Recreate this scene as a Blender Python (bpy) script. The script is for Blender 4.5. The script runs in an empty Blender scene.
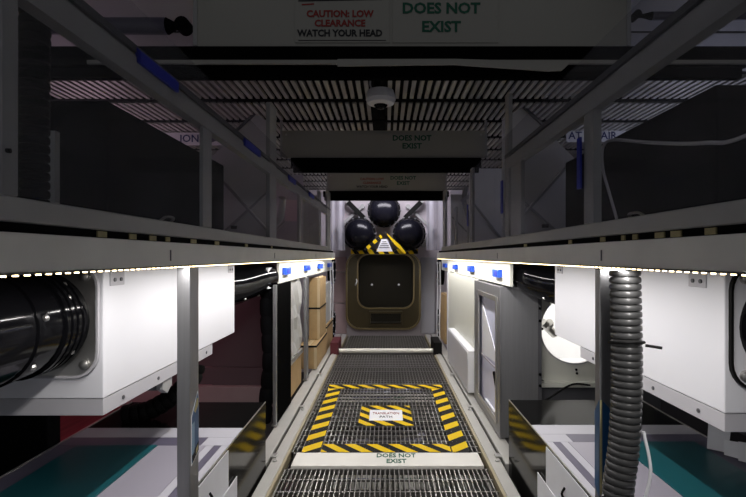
import bpy, bmesh, math, random
from mathutils import Vector, Matrix

# ------------------------------------------------------------------ camera, world, light
scene = bpy.context.scene
col = scene.collection
H = 1.5                       # lens height above the walkway; all heights below are given from the lens
F = 480.0                     # focal length in pixels of the 746 px frame
CX, CY = 386.0, 256.0         # vanishing point of the corridor

cam_d = bpy.data.cameras.new('camera')
cam_d.sensor_width = 36.0
cam_d.lens = F / 746.0 * 36.0
cam_d.shift_x = -(CX - 373.0) / 746.0
cam_d.shift_y = (CY - 248.5) / 746.0
cam_d.clip_start = 0.05
cam = bpy.data.objects.new('camera', cam_d)
cam.location = (0, 0, H)
cam.rotation_euler = (math.pi / 2, 0, 0)
col.objects.link(cam)
scene.camera = cam

world = bpy.data.worlds.new('hall_ambient')
scene.world = world
world.use_nodes = True
bg = world.node_tree.nodes['Background']
bg.inputs[0].default_value = (0.75, 0.76, 0.8, 1)
bg.inputs[1].default_value = 0.13

vs = scene.view_settings
vs.view_transform = 'Standard'
vs.look = 'None'
vs.exposure = 0.0
vs.gamma = 1.0
vs.use_curve_mapping = False

LED_W = 38.0                  # watts of each LED strip
HALL_PINK, HALL_BLUE, HALL_END, HALL_RED = 5.0, 5.0, 34.0, 3.2


def area_light(name, loc, size_x, size_y, power, color, rot=(0, 0, 0)):
    d = bpy.data.lights.new(name, 'AREA')
    d.shape = 'RECTANGLE'
    d.size, d.size_y = size_x, size_y
    d.energy = power
    d.color = color
    o = bpy.data.objects.new(name, d)
    o.location = (loc[0], loc[1], loc[2] + H)
    o.rotation_euler = rot
    col.objects.link(o)
    return o


# added fill lights: pink up the left aisle, blue up the right, pale at the hatch
area_light('left_aisle_fill', (-2.9, 4.5, 0.45), 0.5, 1.2, HALL_PINK, (1.0, 0.70, 0.88), (0, math.radians(180 + 25), 0))
area_light('right_aisle_fill', (2.9, 4.3, 0.40), 0.5, 1.2, HALL_BLUE, (0.70, 0.74, 1.0), (0, math.radians(180 - 25), 0))
area_light('red_aisle_light', (-2.35, 3.95, -0.2), 0.3, 0.7, HALL_RED, (1.0, 0.34, 0.44), (math.radians(30), 0, 0))
area_light('hatch_end_fill', (0.0, 8.1, 1.25), 1.2, 0.3, HALL_END, (0.95, 0.92, 1.0), (math.radians(25), 0, 0))

# ------------------------------------------------------------------ materials
MATS = {}


def mat(name, c, rough=0.5, metal=0.0, var=0.08, scale=8.0, bump=0.0, spec=0.5, coat=0.0):
    if name in MATS:
        return MATS[name]
    m = bpy.data.materials.new(name)
    m.use_nodes = True
    nt = m.node_tree
    b = nt.nodes['Principled BSDF']
    b.inputs['Roughness'].default_value = rough
    b.inputs['Metallic'].default_value = metal
    b.inputs['Specular IOR Level'].default_value = spec
    b.inputs['Coat Weight'].default_value = coat
    tc = nt.nodes.new('ShaderNodeTexCoord')
    nz = nt.nodes.new('ShaderNodeTexNoise')
    nz.inputs['Scale'].default_value = scale
    nz.inputs['Detail'].default_value = 4
    nt.links.new(tc.outputs['Object'], nz.inputs['Vector'])
    rp = nt.nodes.new('ShaderNodeMix')
    rp.data_type = 'RGBA'
    rp.inputs[6].default_value = (c[0] * (1 - var), c[1] * (1 - var), c[2] * (1 - var), 1)
    rp.inputs[7].default_value = (min(1, c[0] * (1 + var)), min(1, c[1] * (1 + var)), min(1, c[2] * (1 + var)), 1)
    nt.links.new(nz.outputs['Fac'], rp.inputs[0])
    nt.links.new(rp.outputs[2], b.inputs['Base Color'])
    if bump:
        bp = nt.nodes.new('ShaderNodeBump')
        bp.inputs['Strength'].default_value = bump
        bp.inputs['Distance'].default_value = 0.01
        nt.links.new(nz.outputs['Fac'], bp.inputs['Height'])
        nt.links.new(bp.outputs[0], b.inputs['Normal'])
    MATS[name] = m
    return m


def hazard(name, dirx, diry, dirz, period):
    """yellow and black diagonal tape"""
    m = bpy.data.materials.new(name)
    m.use_nodes = True
    nt = m.node_tree
    b = nt.nodes['Principled BSDF']
    b.inputs['Roughness'].default_value = 0.6
    b.inputs['Specular IOR Level'].default_value = 0.08
    tc = nt.nodes.new('ShaderNodeTexCoord')
    dp = nt.nodes.new('ShaderNodeVectorMath'); dp.operation = 'DOT_PRODUCT'
    dp.inputs[1].default_value = (dirx / period, diry / period, dirz / period)
    nt.links.new(tc.outputs['Object'], dp.inputs[0])
    fr = nt.nodes.new('ShaderNodeMath'); fr.operation = 'FRACT'
    nt.links.new(dp.outputs['Value'], fr.inputs[0])
    gt = nt.nodes.new('ShaderNodeMath'); gt.operation = 'GREATER_THAN'; gt.inputs[1].default_value = 0.5
    nt.links.new(fr.outputs[0], gt.inputs[0])
    nz = nt.nodes.new('ShaderNodeTexNoise'); nz.inputs['Scale'].default_value = 60
    nt.links.new(tc.outputs['Object'], nz.inputs['Vector'])
    wear = nt.nodes.new('ShaderNodeMath'); wear.operation = 'GREATER_THAN'; wear.inputs[1].default_value = 0.71
    nt.links.new(nz.outputs['Fac'], wear.inputs[0])
    mx = nt.nodes.new('ShaderNodeMix'); mx.data_type = 'RGBA'
    mx.inputs[6].default_value = (0.012, 0.012, 0.012, 1)
    mx.inputs[7].default_value = (0.78, 0.53, 0.012, 1)
    nt.links.new(gt.outputs[0], mx.inputs[0])
    mw = nt.nodes.new('ShaderNodeMix'); mw.data_type = 'RGBA'
    mw.inputs[7].default_value = (0.5, 0.48, 0.45, 1)
    nt.links.new(wear.outputs[0], mw.inputs[0])
    nt.links.new(mx.outputs[2], mw.inputs[6])
    nt.links.new(mw.outputs[2], b.inputs['Base Color'])
    return m


def emit(name, c, s):
    m = bpy.data.materials.new(name)
    m.use_nodes = True
    nt = m.node_tree
    b = nt.nodes['Principled BSDF']
    b.inputs['Base Color'].default_value = (*c, 1)
    b.inputs['Emission Color'].default_value = (*c, 1)
    b.inputs['Emission Strength'].default_value = s
    return m


def pane_mat(name, c, fac, gloss=0.05):
    """clear plastic with a slight haze of scratches"""
    m = bpy.data.materials.new(name)
    m.use_nodes = True
    nt = m.node_tree
    nt.nodes.clear()
    out = nt.nodes.new('ShaderNodeOutputMaterial')
    tr = nt.nodes.new('ShaderNodeBsdfTransparent')
    tr.inputs[0].default_value = (0.92, 0.92, 0.93, 1)
    df = nt.nodes.new('ShaderNodeBsdfTranslucent'); df.inputs[0].default_value = (*c, 1)
    df2 = nt.nodes.new('ShaderNodeBsdfDiffuse'); df2.inputs[0].default_value = (*c, 1)
    md = nt.nodes.new('ShaderNodeMixShader'); md.inputs[0].default_value = 0.5
    nt.links.new(df.outputs[0], md.inputs[1]); nt.links.new(df2.outputs[0], md.inputs[2])
    gl = nt.nodes.new('ShaderNodeBsdfGlossy'); gl.inputs['Roughness'].default_value = 0.08
    gl.inputs['Color'].default_value = (0.8, 0.8, 0.8, 1)
    nz = nt.nodes.new('ShaderNodeTexNoise'); nz.inputs['Scale'].default_value = 2.2
    mr = nt.nodes.new('ShaderNodeMapRange')
    mr.inputs[3].default_value = fac * 0.7; mr.inputs[4].default_value = fac * 1.3
    nt.links.new(nz.outputs['Fac'], mr.inputs[0])
    m1 = nt.nodes.new('ShaderNodeMixShader'); nt.links.new(mr.outputs[0], m1.inputs[0])
    nt.links.new(tr.outputs[0], m1.inputs[1]); nt.links.new(md.outputs[0], m1.inputs[2])
    m2 = nt.nodes.new('ShaderNodeMixShader'); m2.inputs[0].default_value = gloss
    nt.links.new(m1.outputs[0], m2.inputs[1]); nt.links.new(gl.outputs[0], m2.inputs[2])
    nt.links.new(m2.outputs[0], out.inputs[0])
    return m


def brick_mat(name):
    m = bpy.data.materials.new(name)
    m.use_nodes = True
    nt = m.node_tree
    b = nt.nodes['Principled BSDF']
    b.inputs['Roughness'].default_value = 0.8
    tc = nt.nodes.new('ShaderNodeTexCoord')
    nz = nt.nodes.new('ShaderNodeTexNoise'); nz.inputs['Scale'].default_value = 14
    mp = nt.nodes.new('ShaderNodeMapping'); mp.inputs['Scale'].default_value = (1, 0.2, 3)
    nt.links.new(tc.outputs['Object'], mp.inputs[0]); nt.links.new(mp.outputs[0], nz.inputs['Vector'])
    mx = nt.nodes.new('ShaderNodeMix'); mx.data_type = 'RGBA'
    mx.inputs[6].default_value = (0.16, 0.02, 0.03, 1); mx.inputs[7].default_value = (0.4, 0.07, 0.09, 1)
    nt.links.new(nz.outputs['Fac'], mx.inputs[0]); nt.links.new(mx.outputs[2], b.inputs['Base Color'])
    return m


def brushed(name, c, rough, metal):
    m = mat(name, c, rough, metal, 0.12, 6)
    for n in m.node_tree.nodes:
        if n.type == 'TEX_NOISE':
            mp = m.node_tree.nodes.new('ShaderNodeMapping')
            mp.inputs['Scale'].default_value = (12, 12, 0.6)
            tc = [k for k in m.node_tree.nodes if k.type == 'TEX_COORD'][0]
            m.node_tree.links.new(tc.outputs['Object'], mp.inputs[0])
            m.node_tree.links.new(mp.outputs[0], n.inputs['Vector'])
    return m


WHITE = mat('white_painted_metal', (0.82, 0.82, 0.86), 0.42, 0, 0.02, 3)
CREAM = mat('cream_painted_panel', (0.74, 0.74, 0.66), 0.45, 0, 0.04, 3)
PALE = mat('pale_grey_panel', (0.52, 0.51, 0.54), 0.55, 0, 0.08, 3)
LAV = mat('lavender_grey_top', (0.36, 0.34, 0.40), 0.35, 0, 0.05, 3)
BEAM = mat('beam_off_white', (0.40, 0.39, 0.35), 0.55, 0, 0.05, 2)
FOAM = mat('black_foam', (0.005, 0.005, 0.005), 0.9, 0, 0.2, 30, 0, 0.0)
ALU = brushed('brushed_aluminium', (0.30, 0.30, 0.31), 0.42, 0.75)
FRAME = mat('grey_frame_paint', (0.40, 0.40, 0.40), 0.5, 0.1, 0.1, 5)
DARKGREY = mat('dark_grey_paint', (0.10, 0.10, 0.11), 0.5, 0, 0.15, 5)
STEEL = mat('bare_steel', (0.55, 0.54, 0.52), 0.35, 0.9, 0.15, 12)
GALV = mat('galvanised_bar', (0.26, 0.25, 0.235), 0.38, 0.8, 0.25, 14)
SILL = mat('warm_grey_sill', (0.46, 0.45, 0.42), 0.45, 0.1, 0.12, 6)
BLACKGLOSS = mat('black_gloss_duct', (0.004, 0.004, 0.005), 0.10, 0, 0.2, 6, 0.05, 0.13)
BLACKMIRROR = mat('black_acrylic', (0.007, 0.007, 0.007), 0.12, 0, 0.1, 3, 0, 0.12)
BLACKSATIN = mat('black_satin_top', (0.006, 0.006, 0.006), 0.15, 0, 0.3, 5, 0, 0.03)
BLACK = mat('matt_black', (0.006, 0.006, 0.007), 0.7, 0, 0.2, 8, 0, 0.03)
RUBBER = mat('black_rubber', (0.009, 0.009, 0.009), 0.5, 0, 0.2, 12, 0, 0.06)
HOSE = mat('grey_corrugated_hose', (0.075, 0.075, 0.075), 0.30, 0.3, 0.15, 20)
BLUE = mat('blue_plastic', (0.012, 0.09, 0.62), 0.4, 0, 0.08, 10)
DKBLUE = mat('navy_tape', (0.01, 0.02, 0.30), 0.5, 0, 0.1, 10)
KRAFT = mat('kraft_cardboard', (0.42, 0.28, 0.13), 0.75, 0, 0.2, 9, 0.2)
OLIVE = mat('olive_bronze_hatch', (0.055, 0.042, 0.017), 0.3, 0.35, 0.2, 5)
OLIVEDK = mat('dark_bronze_door', (0.012, 0.010, 0.005), 0.45, 0.1, 0.2, 5, 0, 0.2)
PINK = mat('pink_grey_panel', (0.50, 0.36, 0.37), 0.55, 0, 0.08, 4)
TEAL = mat('teal_glass', (0.011, 0.10, 0.118), 0.3, 0, 0.1, 3)
PLUM = mat('dark_plum_panel', (0.15, 0.125, 0.135), 0.35, 0, 0.2, 1.5)
STRIPE = mat('slate_purple_stripe', (0.12, 0.11, 0.16), 0.4, 0, 0.1, 6)
PAPER = mat('white_paper', (0.85, 0.85, 0.88), 0.7, 0, 0.04, 10)
CABWHITE = mat('cabinet_white', (0.50, 0.49, 0.54), 0.5, 0, 0.04, 6)
FOIL = mat('silver_wrap', (0.62, 0.62, 0.60), 0.35, 0.25, 0.15, 9, 0.3)
PLASTIC = mat('crumpled_plastic', (0.40, 0.40, 0.47), 0.2, 0.3, 0.35, 7, 0.5)
SLAT = mat('ceiling_slat_grey', (0.50, 0.48, 0.45), 0.4, 0.3, 0.1, 5)
CEIL = mat('ceiling_void_black', (0.006, 0.006, 0.006), 0.9, 0, 0.1, 4)
HALLW = mat('hall_wall_grey', (0.30, 0.29, 0.33), 0.8, 0, 0.08, 1)
HALLF = mat('hall_floor_dark', (0.05, 0.045, 0.045), 0.7, 0, 0.2, 3)
REDW = brick_mat('red_lit_curtain_cloth')
GREEN_INK = mat('green_ink', (0.004, 0.10, 0.055), 0.6, 0, 0.05, 5)
RED_INK = mat('red_ink', (0.30, 0.02, 0.015), 0.6, 0, 0.05, 5)
BLACK_INK = mat('black_ink', (0.008, 0.008, 0.012), 0.6, 0, 0.05, 5)
NAVY_INK = mat('navy_ink', (0.02, 0.03, 0.16), 0.6, 0, 0.05, 5)
LABEL_SLOT = mat('yellow_label_and_lit_slot', (0.55, 0.48, 0.24), 0.6, 0, 0.3, 30)  # sticker print; also paints the lit slots above the fascia
STICKBLUE = mat('blue_sticker', (0.02, 0.10, 0.26), 0.3, 0, 0.3, 6)
LED_M = emit('warm_led', (1.0, 0.78, 0.42), 9.0)
PANE = pane_mat('hazy_clear_pane', (0.8, 0.8, 0.85), 0.05, 0.02)
SHEET = pane_mat('plastic_sheet', (0.85, 0.85, 0.95), 0.45, 0.12)
HAZ_A = hazard('hazard_tape_a', -0.66, 0.75, 0, 0.18)
HAZ_B = hazard('hazard_tape_b', 0.72, 0.66, 0, 0.125)
HAZ_C = hazard('hazard_tape_c', 0.8, 0.5, 0.6, 0.15)

# ------------------------------------------------------------------ geometry helpers
WPOS = {}                     # world position of each object's origin


class MB:
    def __init__(s):
        s.v, s.f = [], []

    def add(s, vs_, fs):
        n = len(s.v)
        s.v += [tuple(p) for p in vs_]
        s.f += [tuple(i + n for i in q) for q in fs]
        return s

    def box(s, x0, x1, y0, y1, z0, z1):
        x0, x1 = min(x0, x1), max(x0, x1)
        y0, y1 = min(y0, y1), max(y0, y1)
        z0, z1 = min(z0, z1), max(z0, z1)
        return s.add([(x0, y0, z0), (x1, y0, z0), (x1, y1, z0), (x0, y1, z0), (x0, y0, z1), (x1, y0, z1), (x1, y1, z1), (x0, y1, z1)],
                     [(0, 3, 2, 1), (4, 5, 6, 7), (0, 1, 5, 4), (1, 2, 6, 5), (2, 3, 7, 6), (3, 0, 4, 7)])

    def bar(s, p0, p1, w, h, up=(0, 0, 1)):
        """rectangular bar between two points"""
        p0, p1 = Vector(p0), Vector(p1)
        d = (p1 - p0).normalized()
        u = Vector(up)
        a = d.cross(u)
        if a.length < 1e-4:
            a = d.cross(Vector((0, 1, 0)))
        a.normalize()
        b = a.cross(d).normalized()
        vs_ = []
        for p in (p0, p1):
            for i, j in ((-1, -1), (1, -1), (1, 1), (-1, 1)):
                vs_.append(p + a * (w / 2 * i) + b * (h / 2 * j))
        return s.add(vs_, [(0, 1, 2, 3), (7, 6, 5, 4), (0, 4, 5, 1), (1, 5, 6, 2), (2, 6, 7, 3), (3, 7, 4, 0)])

    def tube(s, pts, r, n=16, caps=True):
        pts = [Vector(p) for p in pts]
        rs = r if isinstance(r, (list, tuple)) else [r] * len(pts)
        vs_, fs = [], []
        prev = None
        for i, p in enumerate(pts):
            d = (pts[min(i + 1, len(pts) - 1)] - pts[max(i - 1, 0)])
            if d.length < 1e-9:
                d = prev_d
            d = d.normalized(); prev_d = d
            if prev is None:
                a = d.cross(Vector((0, 0, 1)))
                if a.length < 0.1:
                    a = d.cross(Vector((1, 0, 0)))
            else:
                a = prev - d * prev.dot(d)
            a.normalize(); prev = a
            b = d.cross(a)
            for k in range(n):
                t = 2 * math.pi * k / n
                vs_.append(p + (a * math.cos(t) + b * math.sin(t)) * rs[i])
        m = len(pts)
        for i in range(m - 1):
            for k in range(n):
                k2 = (k + 1) % n
                fs.append((i * n + k, i * n + k2, (i + 1) * n + k2, (i + 1) * n + k))
        if caps:
            fs.append(tuple(range(n))[::-1])
            fs.append(tuple((m - 1) * n + k for k in range(n)))
        return s.add(vs_, fs)

    def cyl(s, p0, p1, r, n=16):
        return s.tube([p0, p1], r, n)

    def prism(s, pts, axis, a0, a1):
        """extrude a 2-D outline along an axis (x: (y,z), y: (x,z), z: (x,y))"""
        def P(p, a):
            return {'x': (a, p[0], p[1]), 'y': (p[0], a, p[1]), 'z': (p[0], p[1], a)}[axis]
        n = len(pts)
        vs_ = [P(p, a0) for p in pts] + [P(p, a1) for p in pts]
        fs = [tuple(range(n)), tuple(range(2 * n - 1, n - 1, -1))]
        for i in range(n):
            j = (i + 1) % n
            fs.append((i, i + n, j + n, j))
        return s.add(vs_, fs)

    def ring(s, outer, inner, axis, a0, a1):
        """plate with a hole; outer and inner outlines with the same count"""
        def P(p, a):
            return {'x': (a, p[0], p[1]), 'y': (p[0], a, p[1]), 'z': (p[0], p[1], a)}[axis]
        n = len(outer)
        vs_ = [P(p, a0) for p in outer] + [P(p, a0) for p in inner] + [P(p, a1) for p in outer] + [P(p, a1) for p in inner]
        fs = []
        for i in range(n):
            j = (i + 1) % n
            fs += [(i, j, n + j, n + i), (2 * n + i, 3 * n + i, 3 * n + j, 2 * n + j),
                   (i, 2 * n + i, 2 * n + j, j), (n + i, n + j, 3 * n + j, 3 * n + i)]
        return s.add(vs_, fs)

    def sphere(s, c, r, n=24, m=14, sy=1.0):
        vs_, fs = [], []
        for i in range(m + 1):
            t = math.pi * i / m
            for k in range(n):
                p = 2 * math.pi * k / n
                vs_.append((c[0] + r * math.sin(t) * math.cos(p), c[1] + sy * r * math.sin(t) * math.sin(p), c[2] + r * math.cos(t)))
        for i in range(m):
            for k in range(n):
                k2 = (k + 1) % n
                fs.append((i * n + k, (i + 1) * n + k, (i + 1) * n + k2, i * n + k2))
        return s.add(vs_, fs)

    def build(s, name, material, parent=None, label=None, cat=None, group=None, kind=None, bevel=0.0, smooth=False, origin=None):
        xs = [p[0] for p in s.v]; ys = [p[1] for p in s.v]; zs = [p[2] for p in s.v]
        o0 = Vector(origin) if origin else Vector(((min(xs) + max(xs)) / 2, (min(ys) + max(ys)) / 2, min(zs)))
        me = bpy.data.meshes.new(name)
        me.from_pydata([(p[0] - o0.x, p[1] - o0.y, p[2] - o0.z) for p in s.v], [], s.f)
        bm = bmesh.new(); bm.from_mesh(me)
        bmesh.ops.recalc_face_normals(bm, faces=bm.faces)
        bm.to_mesh(me); bm.free()
        me.materials.append(material)
        if smooth:
            for p in me.polygons:
                p.use_smooth = True
            me.set_sharp_from_angle(angle=math.radians(38))
        return link(name, me, o0, parent, label, cat, group, kind, bevel)


def link(name, me, world_loc, parent=None, label=None, cat=None, group=None, kind=None, bevel=0.0):
    o = bpy.data.objects.new(name, me)
    col.objects.link(o)
    w = Vector(world_loc)
    WPOS[o.name] = w
    if parent is not None:
        o.parent = parent
        o.location = w - WPOS[parent.name]
    else:
        o.location = (w.x, w.y, w.z + H)
    if label: o['label'] = label
    if cat: o['category'] = cat
    if group: o['group'] = group
    if kind: o['kind'] = kind
    if bevel:
        b = o.modifiers.new('edge', 'BEVEL')
        b.width = bevel; b.segments = 2; b.limit_method = 'ANGLE'
    return o


def thing(name, label, cat, loc, group=None, kind=None):
    return link(name, None, loc, None, label, cat, group, kind)


def box(name, m, x0, x1, y0, y1, z0, z1, parent=None, bevel=0.0, **k):
    return MB().box(x0, x1, y0, y1, z0, z1).build(name, m, parent, bevel=bevel, **k)


def again(o, world_loc, parent):
    """another copy of a piece, sharing its mesh"""
    c = o.copy()
    col.objects.link(c)
    WPOS[c.name] = Vector(world_loc)
    c.parent = parent
    c.location = Vector(world_loc) - WPOS[parent.name]
    return c


def curve(pts, n):
    """points along a smooth curve through pts"""
    P = [Vector(p) for p in pts]
    P = [P[0] * 2 - P[1]] + P + [P[-1] * 2 - P[-2]]
    out = []
    segs = len(P) - 3
    for i in range(segs):
        a, b, c, d = P[i:i + 4]
        for k in range(n):
            t = k / n
            out.append(0.5 * ((2 * b) + (c - a) * t + (2 * a - 5 * b + 4 * c - d) * t * t + (3 * b - a - 3 * c + d) * t ** 3))
    out.append(P[-2])
    return out


def rrect(x0, x1, z0, z1, r, n=6):
    pts = []
    for cx, cz, a0 in ((x1 - r, z1 - r, 0), (x0 + r, z1 - r, 90), (x0 + r, z0 + r, 180), (x1 - r, z0 + r, 270)):
        for k in range(n + 1):
            a = math.radians(a0 + 90 * k / n)
            pts.append((cx + r * math.cos(a), cz + r * math.sin(a)))
    return pts


def lettering(text, size, m, parent, centre, name='lettering', rot=(90, 0, 0), bold=0.012, sx=1.0, align='CENTER', space=1.0):
    """flat raised letters, as mesh; centre is a world point"""
    cu = bpy.data.curves.new('letters', 'FONT')
    cu.body = text
    cu.size = size
    cu.align_x = align
    cu.align_y = 'CENTER'
    cu.offset = bold * size
    cu.extrude = 0.0008
    cu.resolution_u = 2
    cu.space_character = space
    t = bpy.data.objects.new('letters', cu)
    col.objects.link(t)
    dg = bpy.context.evaluated_depsgraph_get()
    me = bpy.data.meshes.new_from_object(t.evaluated_get(dg))
    bpy.data.objects.remove(t)
    me.name = name
    me.materials.clear()
    me.materials.append(m)
    R = Matrix.Rotation(math.radians(rot[2]), 4, 'Z') @ Matrix.Rotation(math.radians(rot[0]), 4, 'X') @ Matrix.Diagonal((sx, 1, 1, 1))
    me.transform(R)
    return link(name, me, centre, parent)


rnd = random.Random(7)
SIDE = {-1: 'left', 1: 'right'}

# ------------------------------------------------------------------ the setting
box('floor', HALLF, -4.5, 4.5, -1.5, 11, -2.35, -2.25, kind='structure', label='dark hall floor far below the grated walkway', cat='floor')
box('wall_left', HALLW, -4.6, -4.5, -1.5, 11, -2.25, 3.2, kind='structure', label='dim grey hall wall beyond the left aisle', cat='wall')
box('wall_right', HALLW, 4.5, 4.6, -1.5, 11, -2.25, 3.2, kind='structure', label='dim grey hall wall beyond the right aisle', cat='wall')
box('wall_back', HALLW, -4.5, 4.5, 10.9, 11, -2.25, 3.2, kind='structure', label='dim grey hall wall behind the hatch bulkhead', cat='wall')

# slatted ceiling: black void panel with grey slats in rows
CZ = 1.30
ceil = MB().box(-3.0, 3.0, 2.5, 10.0, CZ + 0.10, CZ + 0.12).build('ceiling', CEIL, kind='structure', label='black ceiling void hung with rows of grey slats', cat='ceiling')
slat0 = None
rest = MB()
ROW, PITCH = 0.62, 0.0605
for r in range(11):
    y0 = 2.79 + ROW * r
    for i in range(-45, 46):
        x = (i + 0.5) * PITCH
        if -0.14 < x < 0.0 and r < 4:
            continue
        near = (r in (1, 2) and abs(x) < 2.15)
        if near:
            if slat0 is None:
                slat0 = MB().box(x - 0.016, x + 0.016, y0 + 0.06, y0 + ROW - 0.06, CZ, CZ + 0.022).build('slat', SLAT, ceil)
            else:
                again(slat0, (x, y0 + ROW / 2, CZ), ceil)
        else:
            rest.box(x - 0.016, x + 0.016, y0 + 0.06, y0 + ROW - 0.06, CZ, CZ + 0.022)
rest.build('slat_rows', SLAT, ceil, kind='stuff')
for r in range(12):
    y = 2.79 + ROW * r
    box('slat_carrier', BLACK, -3.0, 3.0, y - 0.035, y + 0.035, CZ + 0.005, CZ + 0.05, ceil)
box('centre_channel', BLACK, -0.13, -0.01, 2.79, 5.2, CZ + 0.01, CZ + 0.06, ceil)

for s in (-1, 1):
    box('ceiling_panel', PALE, s * 0.97, s * 3.0, 1.7, 2.78, CZ, CZ + 0.02, ceil, 0.004)
    box('ceiling_panel', PALE, s * 0.97, s * 3.0, 2.79, 3.36, CZ - 0.006, CZ - 0.001, ceil, 0.002)

# ------------------------------------------------------------------ ceiling cross beams
beam_lab = ['off-white cross beam nearest the camera with black padding below',
            'middle off-white cross beam behind the round ceiling dome',
            'far off-white cross beam above the three black domes']
BY = [2.14, 4.55, 6.87]
for k, y in enumerate(BY):
    hw = 0.955
    xl, xr = ((-0.843, 1.075), (-0.985, 0.94), (-0.83, 0.85))[k]
    dp = 0.035
    t = thing('cross_beam', beam_lab[k], 'beam', (0, y + 0.12, 0.80), 'overhead cross beams')
    box('beam_body', BEAM, xl, xr, y, y + dp, 0.93, 1.19, t, 0.004)
    hb = 1.62 if k == 0 else 0.90
    box('foam_pad', FOAM, -hb, hb, y - 0.02, y + dp, 0.845, 0.929, t, 0.006)
    box('foam_pad', FOAM, -hb * 0.98, hb * 0.98, y - 0.005, y + dp, 0.792, 0.844, t, 0.006)
    for s in (-1, 1):
        xe = xl if s < 0 else xr
        box('end_bracket', FRAME, xe, xe + s * 0.02, y + 0.002, y + dp, 0.94, 1.29, t, 0.003)
        MB().cyl((xe - s * 0.04, y - 0.006, 1.15), (xe - s * 0.04, y, 1.15), 0.010, 10).build('bolt', STEEL, t)

# thin conduit that runs under the nearest beam
t = thing('conduit', 'thin grey conduit strapped under the nearest cross beam', 'conduit', (0, 2.09, 0.83))
MB().box(-1.3, 1.75, 2.085, 2.10, 0.836, 0.852).build('rail', BEAM, t)
MB().prism([(-0.21, 0.852), (-0.21, 0.822), (0.30, 0.828), (0.70, 0.800), (0.76, 0.802), (0.80, 0.838), (0.3, 0.853)], 'y', 2.076, 2.084).build('tape_flap', BEAM, t)

# signs on the beams
def beam_signs(y, k):
    sc_ = 1.0
    zz = 1.06
    if k == 0:
        t = thing('caution_sign', 'large caution low clearance sign on the nearest cross beam', 'sign', (-0.19, y - 0.004, 0.95), 'caution signs')
        box('board', BEAM, -0.405, 0.015, y - 0.004, y - 0.0005, 0.95, 1.17, t)
        lettering('CAUTION: LOW', 0.041, RED_INK, t, (-0.205, y - 0.0055, 1.076), bold=0.035, sx=0.98)
        lettering('CLEARANCE', 0.041, RED_INK, t, (-0.205, y - 0.0055, 1.034), bold=0.035, sx=0.98)
        lettering('WATCH YOUR HEAD', 0.041, BLACK_INK, t, (-0.205, y - 0.0055, 0.990), bold=0.035, sx=0.95)
        box('rule', BLACK_INK, -0.39, 0.0, y - 0.0055, y - 0.0042, 0.958, 0.961, t)
        MB().prism([(-0.39, 1.132), (-0.10, 1.138), (-0.015, 1.14), (0.0, 1.15), (-0.02, 1.155), (-0.06, 1.146), (-0.39, 1.138)], 'y', y - 0.0055, y - 0.0042).build('ink_scrawl', BLACK_INK, t)
        MB().prism([(-0.375, 1.115), (-0.32, 1.118), (-0.32, 1.124), (-0.375, 1.121)], 'y', y - 0.0055, y - 0.0042).build('ink_scrawl', RED_INK, t)
    else:
        lab = {1: 'blank-looking pale plate left of the lettering on the middle beam', 2: 'small faded caution sign on the far cross beam'}[k]
        t = thing('caution_sign', lab, 'sign', (-0.25, y - 0.004, 0.95), 'caution signs')
        box('board', BEAM, -0.46, 0.0, y - 0.004, y - 0.0005, 0.95, 1.17, t)
        if k == 2:
            lettering('CAUTION: LOW', 0.046, RED_INK, t, (-0.2, y - 0.0055, 1.10), bold=0.03)
            lettering('CLEARANCE', 0.046, RED_INK, t, (-0.2, y - 0.0055, 1.045), bold=0.03)
            lettering('WATCH YOUR HEAD', 0.046, BLACK_INK, t, (-0.2, y - 0.0055, 0.99), bold=0.03)
    lab = ['large green does not exist notice on the nearest beam', 'green does not exist notice on the middle cross beam',
           'tiny green does not exist notice on the far cross beam'][k]
    cx = 0.255
    t = thing('notice_sign', lab, 'sign', (cx, y - 0.004, 0.95), 'green notices on the beams')
    box('board', BEAM, 0.03, 0.5, y - 0.004, y - 0.0005, 0.95, 1.17, t)
    a, b = ((1.10, 1.018) if k == 0 else (1.115, 1.04))
    s = 0.066 if k == 0 else 0.07
    lettering('DOES NOT', s, GREEN_INK, t, (cx - 0.01, y - 0.0055, a), bold=0.03, sx=1.05)
    lettering('EXIST', s, GREEN_INK, t, (cx - 0.01, y - 0.0055, b), bold=0.03, sx=1.05)

for k, y in enumerate(BY):
    beam_signs(y, k)

# round dome fixture under the ceiling
t = thing('ceiling_dome', 'round white dome fixture hanging below the ceiling slats', 'dome camera', (-0.035, 3.2, 1.0))
MB().tube([(-0.035, 3.2, 1.10), (-0.035, 3.2, 1.07), (-0.035, 3.2, 1.04)], [0.085, 0.095, 0.10], 28).build('mount_ring', WHITE, t, smooth=True)
MB().tube([(-0.035, 3.2, 1.04), (-0.035, 3.2, 1.015), (-0.035, 3.2, 1.005)], [0.10, 0.088, 0.062], 28).build('bezel', WHITE, t, smooth=True)
MB().sphere((-0.035, 3.2, 1.028), 0.052, 20, 12).build('dome_lens', BLACKGLOSS, t, smooth=True)
MB().cyl((-0.06, 3.2, 1.10), (-0.06, 3.2, 1.31), 0.022, 12).build('drop_tube', BLACK, t, smooth=True)
MB().tube(curve([(-0.085, 3.2, 1.10), (-0.105, 3.2, 1.15), (-0.09, 3.2, 1.31)], 6), 0.006, 8).build('cable', PALE, t, smooth=True)

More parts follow.
